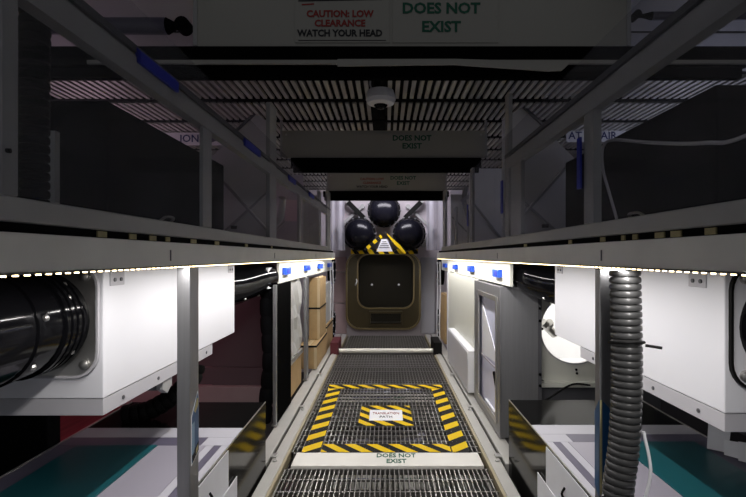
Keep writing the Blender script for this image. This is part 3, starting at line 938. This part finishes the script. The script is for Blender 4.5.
def carton(label, x0, x1, y0, y1, z0, z1, strap=None, m=KRAFT, lid=True):
    t = thing('carton', label, 'carton', ((x0 + x1) / 2, (y0 + y1) / 2, z0), 'cartons in the left bays')
    box('body', m, x0, x1, y0, y1, z0, z1, t, 0.006)
    if lid:
        box('packing_tape', mat('tan_tape', (0.55, 0.42, 0.24), 0.35), (x0 + x1) / 2 - 0.03, (x0 + x1) / 2 + 0.03, y0 - 0.002, y1, z1, z1 + 0.002, t)
        box('edge_guard', mat('light_kraft', (0.55, 0.43, 0.26), 0.7), x1 - 0.03, x1 + 0.003, y0 - 0.003, y0 + 0.02, z0, z1, t)
    for z in (strap or ()):
        MB().ring([(x0 - 0.004, y0 - 0.004), (x1 + 0.004, y0 - 0.004), (x1 + 0.004, y1 + 0.004), (x0 - 0.004, y1 + 0.004)],
                  [(x0, y0), (x1, y0), (x1, y1), (x0, y1)], 'z', z - 0.012, z + 0.012).build('strap', RUBBER, t)
    return t
carton('tall brown carton with a black strap in the left bay', -1.06, -0.915, 6.60, 7.30, -1.15, -0.30, (-0.72,))
carton('low brown carton under the tall strapped carton', -1.12, -0.90, 6.2, 7.30, -1.46, -1.155, (-1.17,))
carton('white wrapped carton behind the tall brown carton', -1.1, -0.92, 7.36, 8.1, -1.05, -0.42, None, FOIL, False)
carton('far brown carton below the white wrapped one', -1.1, -0.91, 7.36, 8.2, -1.46, -1.055, (-1.1,))

# ------------------------------------------------------------------ right bay, beyond the air box
# metal cabinet with an open frame
t = thing('metal_cabinet', 'open fronted grey metal cabinet with lavender inside, right bay', 'cabinet', (1.25, 4.4, -1.46))
box('near_side', brushed('brushed_grey_side', (0.26, 0.26, 0.27), 0.45, 0.5), 0.925, 1.22, 3.85, 3.87, -1.46, -0.25, t, 0.002)
box('far_side', ALU, 0.925, 1.22, 4.93, 4.95, -1.46, -0.25, t)
box('back', mat('lavender_liner', (0.62, 0.63, 0.78), 0.5), 0.945, 0.955, 3.872, 4.928, -1.44, -0.27, t)
box('top', ALU, 0.925, 1.22, 3.872, 4.928, -0.27, -0.25, t)
box('bottom', ALU, 0.925, 1.22, 3.872, 4.928, -1.46, -1.44, t)
FR = MB().ring([(3.845, -1.455), (4.955, -1.455), (4.955, -0.25), (3.845, -0.25)], [(3.96, -1.37), (4.72, -1.37), (4.72, -0.345), (3.96, -0.345)], 'x', 0.912, 0.924)
f = FR.build('door_frame', ALU, t)
MB().ring([(3.95, -1.38), (4.73, -1.38), (4.73, -0.335), (3.95, -0.335)], [(3.98, -1.34), (4.70, -1.34), (4.70, -0.375), (3.98, -0.375)], 'x', 0.904, 0.912).build('frame_lip', STEEL, f)
MB().prism([(3.99, -0.9), (4.68, -0.45), (4.68, -0.95)], 'x', 0.936, 0.944).build('light_triangle', WHITE, t)  # white triangle stands in for the light falling inside the cabinet
box('shelf', LAV, 0.926, 0.935, 3.98, 4.7, -0.96, -0.945, t)
box('parts_bin', PAPER, 0.925, 0.944, 4.1, 4.5, -1.439, -1.33, t, 0.005)
MB().tube(curve([(0.95, 4.12, -1.05), (0.93, 4.15, -1.0), (0.935, 4.1, -1.10), (0.95, 4.08, -1.2)], 6), 0.008, 8).build('pull_cord', RUBBER, t, smooth=True)
for z in (-0.42, -0.52, -0.95, -1.04):
    MB().cyl((1.235, 3.85, z), (1.235, 3.842, z), 0.012, 10).build('bolt', BLACK, t)
box('bolt_strip', DARKGREY, 1.22, 1.25, 3.851, 3.88, -1.46, -0.25, t)

# cream plate with round opening and lit chamber
t = thing('port_plate', 'cream plate with a large round lit opening, right bay', 'plate', (1.55, 3.95, -1.1))
cx_, cz_, rr_ = 1.555, -0.60, 0.285
N = 48
def sq(k):
    a = 2 * math.pi * k / N
    c, s_ = math.cos(a), math.sin(a)
    x0, x1, z0, z1 = 1.252, 2.2, -1.03, -0.10
    tt = min((x1 - cx_) / c if c > 1e-9 else 1e9, (x0 - cx_) / c if c < -1e-9 else 1e9, (z1 - cz_) / s_ if s_ > 1e-9 else 1e9, (z0 - cz_) / s_ if s_ < -1e-9 else 1e9)
    return (cx_ + c * tt, cz_ + s_ * tt)
MB().ring([sq(k) for k in range(N)], [(cx_ + rr_ * math.cos(2 * math.pi * k / N), cz_ + rr_ * math.sin(2 * math.pi * k / N)) for k in range(N)], 'y', 3.95, 3.965).build('plate_face', CREAM, t)
MB().ring([(cx_ + (rr_ + .006) * math.cos(2 * math.pi * k / N), cz_ + (rr_ + .006) * math.sin(2 * math.pi * k / N)) for k in range(N)],
          [(cx_ + (rr_ - .004) * math.cos(2 * math.pi * k / N), cz_ + (rr_ - .004) * math.sin(2 * math.pi * k / N)) for k in range(N)], 'y', 3.943, 3.97).build('port_rim', PALE, t, smooth=True)
MB().prism([(1.252, -1.03), (2.2, -1.03), (2.2, -1.07), (1.252, -1.07)], 'y', 3.90, 3.965).build('bottom_lip', CREAM, t, bevel=0.004)
ch = MB()
ch.box(1.26, 2.2, 4.7, 4.72, -1.0, -0.1); ch.box(1.26, 2.2, 3.97, 4.7, -1.02, -1.0); ch.box(2.2, 2.22, 3.97, 4.72, -1.0, -0.1); ch.box(1.24, 1.26, 3.97, 4.72, -1.0, -0.1)
ch.build('chamber', WHITE, t)
MB().cyl((1.30, 3.99, -0.55), (1.42, 4.05, -0.66), 0.035, 14).build('pipe_stub', STEEL, t, smooth=True)
MB().cyl((1.345, 3.99, -0.56), (1.36, 4.0, -0.575), 0.045, 14).build('pipe_collar', STEEL, t, smooth=True)
for x, z in ((1.565, -0.935), (1.57, -0.965), (1.285, -0.60)):
    MB().cyl((x, 3.95, z), (x, 3.944, z), 0.010, 10).build('screw', BLACK, t)
area_light('chamber_light', (1.75, 4.3, -0.11), 0.5, 0.3, 7.0, (1.0, 0.97, 0.86))
box('grey_kick_panel', DARKGREY, 1.252, 2.25, 3.93, 3.95, -1.62, -1.075, label='dark grey panel under the cream port plate', cat='panel')
MB().tube(curve([(1.66, 3.905, -1.05), (1.5, 3.88, -1.04), (1.30, 3.84, -1.14), (1.16, 3.82, -1.20), (1.135, 3.82, -1.28), (1.13, 3.6, -1.4), (1.13, 3.55, -1.5)], 8), 0.008, 8).build(
    'black_cable', RUBBER, label='thin black cable sagging across the cream port plate', cat='cable', smooth=True)

# cream wall panel and shallow white box
t = thing('wall_panel', 'tall cream wall panel under the right cream rail', 'panel', (0.965, 6.2, -1.46))
box('panel_face', CREAM, 0.955, 0.985, 4.97, 7.45, -1.46, -0.24, t, 0.003)
box('edge_trim', WHITE, 0.945, 0.955, 7.35, 7.45, -1.46, -0.24, t)
t = thing('shallow_box', 'shallow white box fixed low on the cream wall panel', 'box', (0.9, 5.85, -1.44))
box('body', WHITE, 0.865, 0.953, 5.05, 6.68, -1.44, -1.0, t, 0.006)
box('face_plate', PALE, 0.859, 0.865, 5.06, 6.67, -1.43, -1.02, t)
carton('brown carton at the far end of the right bay', 0.93, 1.1, 7.6, 8.2, -1.40, -0.62, None)

# black coil fans far on both sides
def fan(s, y, z, label):
    t = thing('round_fan', label, 'fan', (s * 0.95, y, z - 0.2), 'round black fans by the hatch')
    x = s * 0.93
    MB().ring([(y + 0.24 * math.cos(2 * math.pi * k / 28), z + 0.24 * math.sin(2 * math.pi * k / 28)) for k in range(28)],
              [(y + 0.19 * math.cos(2 * math.pi * k / 28), z + 0.19 * math.sin(2 * math.pi * k / 28)) for k in range(28)], 'x', x, x + s * 0.1).build('housing', BLACK, t, smooth=True)
    MB().prism([(y + 0.19 * math.cos(2 * math.pi * k / 28), z + 0.19 * math.sin(2 * math.pi * k / 28)) for k in range(28)], 'x', x + s * 0.05, x + s * 0.08).build('disc', BLACKGLOSS, t)
    for k in range(8):
        a = 2 * math.pi * k / 8
        MB().cyl((x, y + 0.215 * math.cos(a), z + 0.215 * math.sin(a)), (x - s * 0.012, y + 0.215 * math.cos(a), z + 0.215 * math.sin(a)), 0.016, 10).build('bolt', PALE, t)
fan(1, 8.65, -0.28, 'upper round black fan right of the hatch')
fan(1, 8.65, -1.2, 'lower round black fan right of the hatch')
fan(-1, 8.65, -0.26, 'upper round black fan left of the hatch')
fan(-1, 8.65, -1.225, 'lower round black fan left of the hatch')
for i, (y, x) in enumerate(((8.0, 0.9), (8.2, 0.92), (8.4, 0.9))):
    MB().tube(curve([(x, y, -0.1), (x + 0.01, y + 0.02, -0.6), (x - 0.01, y - 0.02, -1.1), (x, y, -1.46)], 6), 0.01, 8).build(
        'vertical_cable', PAPER, label='%s thin white cable hanging right of the hatch' % ('nearest', 'middle', 'farthest')[i], cat='cable', group='white cables by the hatch', smooth=True)
for i, y in enumerate((7.9, 8.25)):
    MB().tube(curve([(-0.92, y, -0.1), (-0.91, y, -0.6), (-0.93, y, -1.46)], 6), 0.01, 8).build(
        'vertical_cable', PAPER, label='%s thin white cable hanging left of the hatch' % ('nearer', 'farther')[i], cat='cable', group='white cables by the hatch', smooth=True)

# ------------------------------------------------------------------ hatch end
EY = 9.3
t = MB().box(-2.4, 2.4, EY, EY + 0.05, -2.25, 1.28).build('bulkhead', mat('bulkhead_pale', (0.62, 0.56, 0.60), 0.55, 0, 0.06, 2), label='pale lavender bulkhead wall behind the hatch', cat='bulkhead')
for x0, x1, z0, z1 in ((-1.0, -0.76, -0.30, -0.02), (-1.02, -0.765, -0.90, -0.32), (-1.0, -0.76, -1.5, -0.92)):
    box('side_plate', PINK, x0, x1, EY - 0.04, EY, z0, z1, t, 0.008)
for x0, x1, z0, z1 in ((0.67, 0.95, -1.5, -0.02),):
    box('side_plate', PALE, x0, x1, EY - 0.04, EY, z0, z1, t, 0.008)

t = thing('hatch', 'square bronze hatch with rounded corners at the walkway end', 'hatch', (-0.05, 9.1, -1.42))
ox0, ox1, oz0, oz1 = -0.75, 0.645, -1.385, 0.06
ix0, ix1, iz0, iz1 = -0.53, 0.52, -0.985, 0.03
MB().ring(rrect(ox0, ox1, oz0, oz1, 0.26), rrect(ix0, ix1, iz0, iz1, 0.20), 'y', 9.10, 9.30).build('hatch_frame', OLIVE, t, smooth=True)
MB().ring(rrect(ox0 - 0.012, ox1 + 0.012, oz0 - 0.012, oz1 + 0.012, 0.27), rrect(ox0 + 0.02, ox1 - 0.02, oz0 + 0.02, oz1 - 0.02, 0.245), 'y', 9.075, 9.11).build('outer_rim', mat('bronze_rim', (0.22, 0.17, 0.085), 0.3, 0.6), t, smooth=True)
MB().ring(rrect(ix0 - 0.02, ix1 + 0.02, iz0 - 0.02, iz1 + 0.02, 0.215), rrect(ix0 + 0.008, ix1 - 0.008, iz0 + 0.008, iz1 - 0.008, 0.195), 'y', 9.07, 9.11).build('inner_rim', mat('bronze_rim', (0.22, 0.17, 0.085), 0.3, 0.6), t, smooth=True)
d = MB().prism(rrect(ix0 + 0.005, ix1 - 0.005, iz0 + 0.005, iz1 - 0.005, 0.19), 'y', 9.20, 9.26).build('hatch_door', OLIVEDK, t)
for x in (-0.27, 0.245):
    MB().tube([(x, 9.20, -0.55), (x, 9.19, -0.55), (x, 9.185, -0.55)], [0.022, 0.02, 0.008], 12).build('rivet', PAPER, d, smooth=True)
h = MB().ring([(-0.32, -1.31), (0.31, -1.31), (0.31, -1.04), (-0.32, -1.04)], [(-0.29, -1.27), (0.28, -1.27), (0.28, -1.09), (-0.29, -1.09)], 'y', 9.05, 9.10).build('grab_bar', OLIVE, t, bevel=0.006)
box('grab_recess', OLIVEDK, -0.29, 0.28, 9.09, 9.10, -1.27, -1.09, h)
MB().cyl((-0.29, 9.06, -1.26), (0.28, 9.06, -1.26), 0.02, 10).build('grab_rod', OLIVEDK, h)
MB().tube(curve([(-0.56, 9.09, -0.44), (-0.55, 9.05, -0.48), (-0.57, 9.05, -0.53), (-0.58, 9.09, -0.55)], 5), 0.013, 8).build('latch', PAPER, t, smooth=True)

def dome(x, z, label):
    t = thing('black_dome', label, 'dome', (x, 8.8, z - 0.3), 'black domes above the hatch')
    MB().sphere((x, 8.8, z), 0.28, 32, 20, 0.8).build('shell', mat('dome_black', (0.005, 0.005, 0.008), 0.22, 0, 0.1, 4, 0, 0.2), t, smooth=True)
    MB().tube([(x, 8.80, z), (x, 8.85, z)], 0.305, 32).build('flange', RUBBER, t, smooth=True)
    b0 = None
    for k in range(16):
        a = 2 * math.pi * k / 16
        p = (x + 0.30 * math.cos(a), 8.79, z + 0.30 * math.sin(a))
        if b0 is None:
            b0 = MB().sphere(p, 0.018, 8, 6).build('bolt', DARKGREY, t, origin=p)
        else:
            again(b0, p, t)
    MB().cyl((x, 8.85, z), (x, 9.3, z), 0.12, 16).build('neck', BLACK, t, smooth=True)
dome(-0.037, 0.83, 'topmost of the three black domes above the hatch')
dome(-0.495, 0.405, 'left of the two lower black domes above the hatch')
dome(0.425, 0.405, 'right of the two lower black domes above the hatch')

def bar_tape(label, p0, p1, w):
    MB().bar(p0, p1, 0.015, w, (0, -0.0, 1)).build('hazard_strip', HAZ_C, label=label, cat='tape', group='hazard strips over the hatch')
bar_tape('level hazard strip along the top of the hatch', (-0.66, 9.03, 0.085), (0.60, 9.03, 0.085), 0.09)
bar_tape('left slanted hazard strip between the lower domes', (-0.36, 8.60, 0.12), (-0.08, 8.60, 0.36), 0.06)
bar_tape('right slanted hazard strip between the lower domes', (0.0, 8.60, 0.38), (0.36, 8.60, 0.06), 0.06)
t = thing('triangle_sign', 'small white triangular notice between the slanted hazard strips', 'sign', (-0.04, 8.56, 0.07))
MB().prism([(-0.17, 0.08), (0.12, 0.08), (0.02, 0.30), (-0.08, 0.30)], 'y', 8.56, 8.57).build('board', PAPER, t)
for k, z in enumerate((0.25, 0.215, 0.18, 0.145)):
    w = 0.035 + 0.02 * k
    box('print_line', DARKGREY, -0.03 - w, -0.03 + w, 8.557, 8.56, z, z + 0.012, t)
# struts on the bulkhead
STR = ((-0.72, 1.02, -0.42, 0.72), (-0.42, 0.72, -0.62, 0.55), (0.66, 1.02, 0.36, 0.72), (0.36, 0.72, 0.60, 0.50), (-0.9, 0.55, -0.45, 0.95), (0.85, 0.55, 0.42, 0.95), (-0.75, 0.2, -0.9, 0.5), (0.72, 0.2, 0.86, 0.5))
for i, (x0, z0, x1, z1) in enumerate(STR):
    lab = ('upper left', 'inner left', 'upper right', 'inner right', 'crossing left', 'crossing right', 'lower left', 'lower right')[i]
    t = thing('bulkhead_strut', '%s metal strut on the bulkhead around the domes' % lab, 'strut', ((x0 + x1) / 2, 9.1, min(z0, z1)), 'bulkhead struts')
    big = i in (0, 2)
    sy = 9.1 if big else 9.2 if i in (4, 5) else 9.15
    MB().bar((x0, sy, z0), (x1, sy, z1), 0.05 if not big else 0.09, 0.05 if not big else 0.09, (0, 1, 0)).build('rod', RUBBER if big else FRAME, t)
    for x, z in ((x0, z0), (x1, z1)):
        MB().cyl((x, sy - 0.03, z), (x, 9.3, z), 0.04, 12).build('node', FRAME, t, smooth=True)

# hanging plastic sheets beside the domes
def plastic(s, label, x0, x1, y):
    n = 14
    vs_, fs = [], []
    r = random.Random(3 + s)
    for i in range(n + 1):
        u = i / n
        for z in (0.10, 0.6, 1.299):
            vs_.append((s * (x0 + (x1 - x0) * u) + r.uniform(-.006, .006), y + 0.03 * math.sin(u * 14) + r.uniform(-.01, .01), z))
    for i in range(n):
        for j in range(2):
            fs.append((i * 3 + j, (i + 1) * 3 + j, (i + 1) * 3 + j + 1, i * 3 + j + 1))
    MB().add(vs_, fs).build('plastic_sheet', SHEET, label=label, cat='sheet', group='plastic sheets by the domes', smooth=True)
plastic(-1, 'milky plastic sheet hanging left of the black domes', 0.72, 1.0, 8.35)
plastic(1, 'streaky plastic sheet hanging right of the black domes', 0.70, 1.05, 8.3)

# ------------------------------------------------------------------ things on the upper shelves
def equip(s, X, y0, y1, zt, label):
    t = thing('equipment_case', label, 'case', (s * (X + 0.4), (y0 + y1) / 2, 0.031), 'black equipment cases')
    box('shell', mat('case_black', (0.006, 0.006, 0.007), 0.6, 0, 0.2, 4, 0, 0.0), s * X, s * (X + 0.55), y0, y1, 0.031, zt, t, 0.01)
    yh = y0 + (y1 - y0) * 0.32
    MB().tube(curve([(s * X, yh, 0.21), (s * (X - 0.03), yh + 0.02, 0.235), (s * (X - 0.03), yh + 0.12, 0.235), (s * X, yh + 0.14, 0.21)], 5), 0.008, 8).build('handle', STEEL, t, smooth=True)
    box('seam', BLACK, s * (X - 0.001), s * X, y0 + 0.02, y1 - 0.02, zt * 0.55, zt * 0.55 + 0.006, t)
    return t
equip(-1, 1.35, 2.33, 4.0, 0.755, 'large black equipment case on the left shelf')
equip(1, 1.40, 2.04, 3.75, 0.73, 'large black equipment case on the right shelf')
box('case_upright', FRAME, -1.445, -1.40, 2.03, 2.06, 0.031, 0.53, label='narrow grey upright at the near end of the left case', cat='upright')

def end_panel(s, y, label):
    t = thing('rack_partition', label, 'partition', (s * 1.4, y, 0.031), 'rack partitions')
    MB().prism([(s * 1.03, 0.031), (s * 1.03, 1.2), (s * 1.2, 1.32), (s * 1.45, 1.08), (s * 1.92, 0.62), (s * 1.92, 0.031)], 'y', y, y + 0.02).build('panel', mat('partition_white', (0.78, 0.77, 0.78), 0.6, 0, 0.08, 3), t)
    MB().bar((s * 1.06, y - 0.02, 0.20), (s * 1.62, y - 0.02, 0.82), 0.02, 0.085, (0, 1, 0)).build('brace', FRAME, t)
    MB().bar((s * 1.08, y - 0.01, 0.60), (s * 1.50, y - 0.01, 0.22), 0.02, 0.03, (0, 1, 0)).build('brace', FRAME, t)
    box('foot_tab', RUBBER, s * 1.38, s * 1.43, y - 0.03, y, 0.25, 0.28, t)
    MB().bar((s * 1.2, y - 0.012, 1.33), (s * 1.5, y - 0.012, 1.05), 0.02, 0.03, (0, 1, 0)).build('edge_trim', DARKGREY, t)
end_panel(-1, 4.45, 'pale pointed partition with crossed braces behind the left case')
end_panel(1, 4.25, 'pale pointed partition with crossed braces behind the right case')

def flat_panel(name, s, x0, x1, y, z0, z1, label, m=mat('partition_white', (0.78, 0.77, 0.78), 0.6, 0, 0.08, 3), brace=True):
    t = thing(name, label, 'partition', (s * (x0 + x1) / 2, y, z0), 'rack partitions')
    box('panel', m, s * x0, s * x1, y, y + 0.02, z0, z1, t, 0.003)
    if brace:
        MB().bar((s * (x0 + 0.02), y - 0.012, z0 + (z1 - z0) * 0.62), (s * (x1 - 0.02), y - 0.012, z0 + 0.15), 0.02, 0.03, (0, 1, 0)).build('brace', FRAME, t)
    return t
flat_panel('rack_partition', 1, 1.0, 1.42, 5.75, 0.031, 1.05, 'tall pale partition with one brace on the right shelf')
flat_panel('rack_partition', 1, 1.0, 1.45, 7.4, 0.031, 0.95, 'farthest pale partition on the right shelf')
flat_panel('rack_partition', -1, 1.02, 1.5, 5.9, 0.031, 1.0, 'grey partition with one brace on the left shelf', PALE)
flat_panel('rack_partition', -1, 1.02, 1.5, 7.5, 0.031, 0.95, 'farthest grey partition on the left shelf', FRAME)
t = box('pink_notice', mat('pink_paper', (0.75, 0.58, 0.60), 0.7), -1.22, -1.02, 5.80, 5.81, 0.42, 0.68, label='small pink paper notice in front of the left grey partition', cat='notice')
t = thing('shelf_valve', 'grey pipe fitting with elbow on the left shelf beside the partition', 'pipe fitting', (-1.15, 5.2, 0.031))
MB().tube(curve([(-1.30, 5.3, 0.031), (-1.28, 5.3, 0.3), (-1.15, 5.2, 0.42), (-1.10, 5.1, 0.62)], 8), 0.04, 14).build('pipe', FRAME, t, smooth=True)
MB().cyl((-1.28, 5.3, 0.28), (-1.275, 5.3, 0.34), 0.06, 14).build('collar', PALE, t, smooth=True)
MB().bar((-1.18, 5.15, 0.12), (-1.03, 5.0, 0.04), 0.03, 0.05).build('lever', PALE, t)
t = thing('shelf_valve', 'grey pipe fitting with elbow on the right shelf', 'pipe fitting', (1.15, 7.0, 0.031))
MB().tube(curve([(1.2, 6.9, 0.031), (1.19, 6.9, 0.5), (1.12, 6.9, 0.8), (1.16, 6.9, 1.0)], 8), 0.035, 14).build('pipe', FRAME, t, smooth=True)
MB().bar((1.07, 6.85, 0.78), (1.25, 6.85, 0.9), 0.03, 0.05).build('lever', PALE, t)

# direction signs in the aisles, partly hidden
t = thing('aisle_sign', 'white sign ending in letters ION with arrow, behind the left case', 'sign', (-1.95, 5.0, 1.15))
box('board', PAPER, -2.5, -1.70, 5.0, 5.01, 1.155, 1.285, t)
lettering('ION', 0.11, NAVY_INK, t, (-1.945, 4.997, 1.22), align='RIGHT', bold=0.01)
MB().prism([(-1.82, 1.18), (-1.71, 1.22), (-1.82, 1.265)], 'y', 4.996, 4.9995).build('arrow', STRIPE, t)
MB().cyl((-2.4, 5.005, 1.285), (-2.4, 5.005, 1.31), 0.01, 8).build('hanger', FRAME, t)
t = thing('aisle_sign', 'white sign lettered AT AIR behind the right case', 'sign', (2.1, 5.0, 1.15))
box('board', PAPER, 1.88, 2.5, 5.0, 5.01, 1.19, 1.31, t)
lettering('AT', 0.11, NAVY_INK, t, (1.97, 4.997, 1.25), bold=0.01)
lettering('AIR', 0.11, NAVY_INK, t, (2.32, 4.997, 1.25), bold=0.01)

# cable on the right rail
MB().tube(curve([(0.95, -0.3, 0.62), (0.95, 0.5, 0.40), (0.92, 1.18, 0.31), (0.915, 1.38, 0.325), (0.90, 1.63, 0.385), (0.875, 1.84, 0.445), (0.855, 1.89, 0.43), (0.845, 1.87, 0.34), (0.85, 1.83, 0.245), (0.87, 1.81, 0.14)], 10), 0.0058, 8).build(
    'grey_cable', PALE, label='pale cable drooping across the right guard pane', cat='cable', smooth=True)

# struts with clevis ends high in both aisles
for s, yy in ((-1, 2.35), (1, 2.35)):
    t = thing('clevis_strut', 'dark strut with a clevis end high beyond the %s rail' % SIDE[s], 'strut', (s * 1.4, yy, 1.1), 'clevis struts')
    z = 1.125 if s < 0 else 1.175
    r_ = 0.04 if s < 0 else 0.02
    x_in = 0.96 if s < 0 else 1.19
    MB().cyl((s * (x_in + 0.11), yy, z), (s * 2.2, yy, z), r_, 16).build('rod', STRIPE, t, smooth=True)
    MB().tube([(s * (x_in + 0.11), yy, z), (s * (x_in + 0.07), yy, z), (s * (x_in + 0.03), yy, z)], [r_, r_ * 0.5, r_ * 0.5], 12).build('neck', BLACK, t, smooth=True)
    MB().cyl((s * (x_in + 0.03), yy - 0.03, z), (s * (x_in + 0.03), yy + 0.03, z), r_ * 0.9, 16).build('eye', BLACK, t, smooth=True)
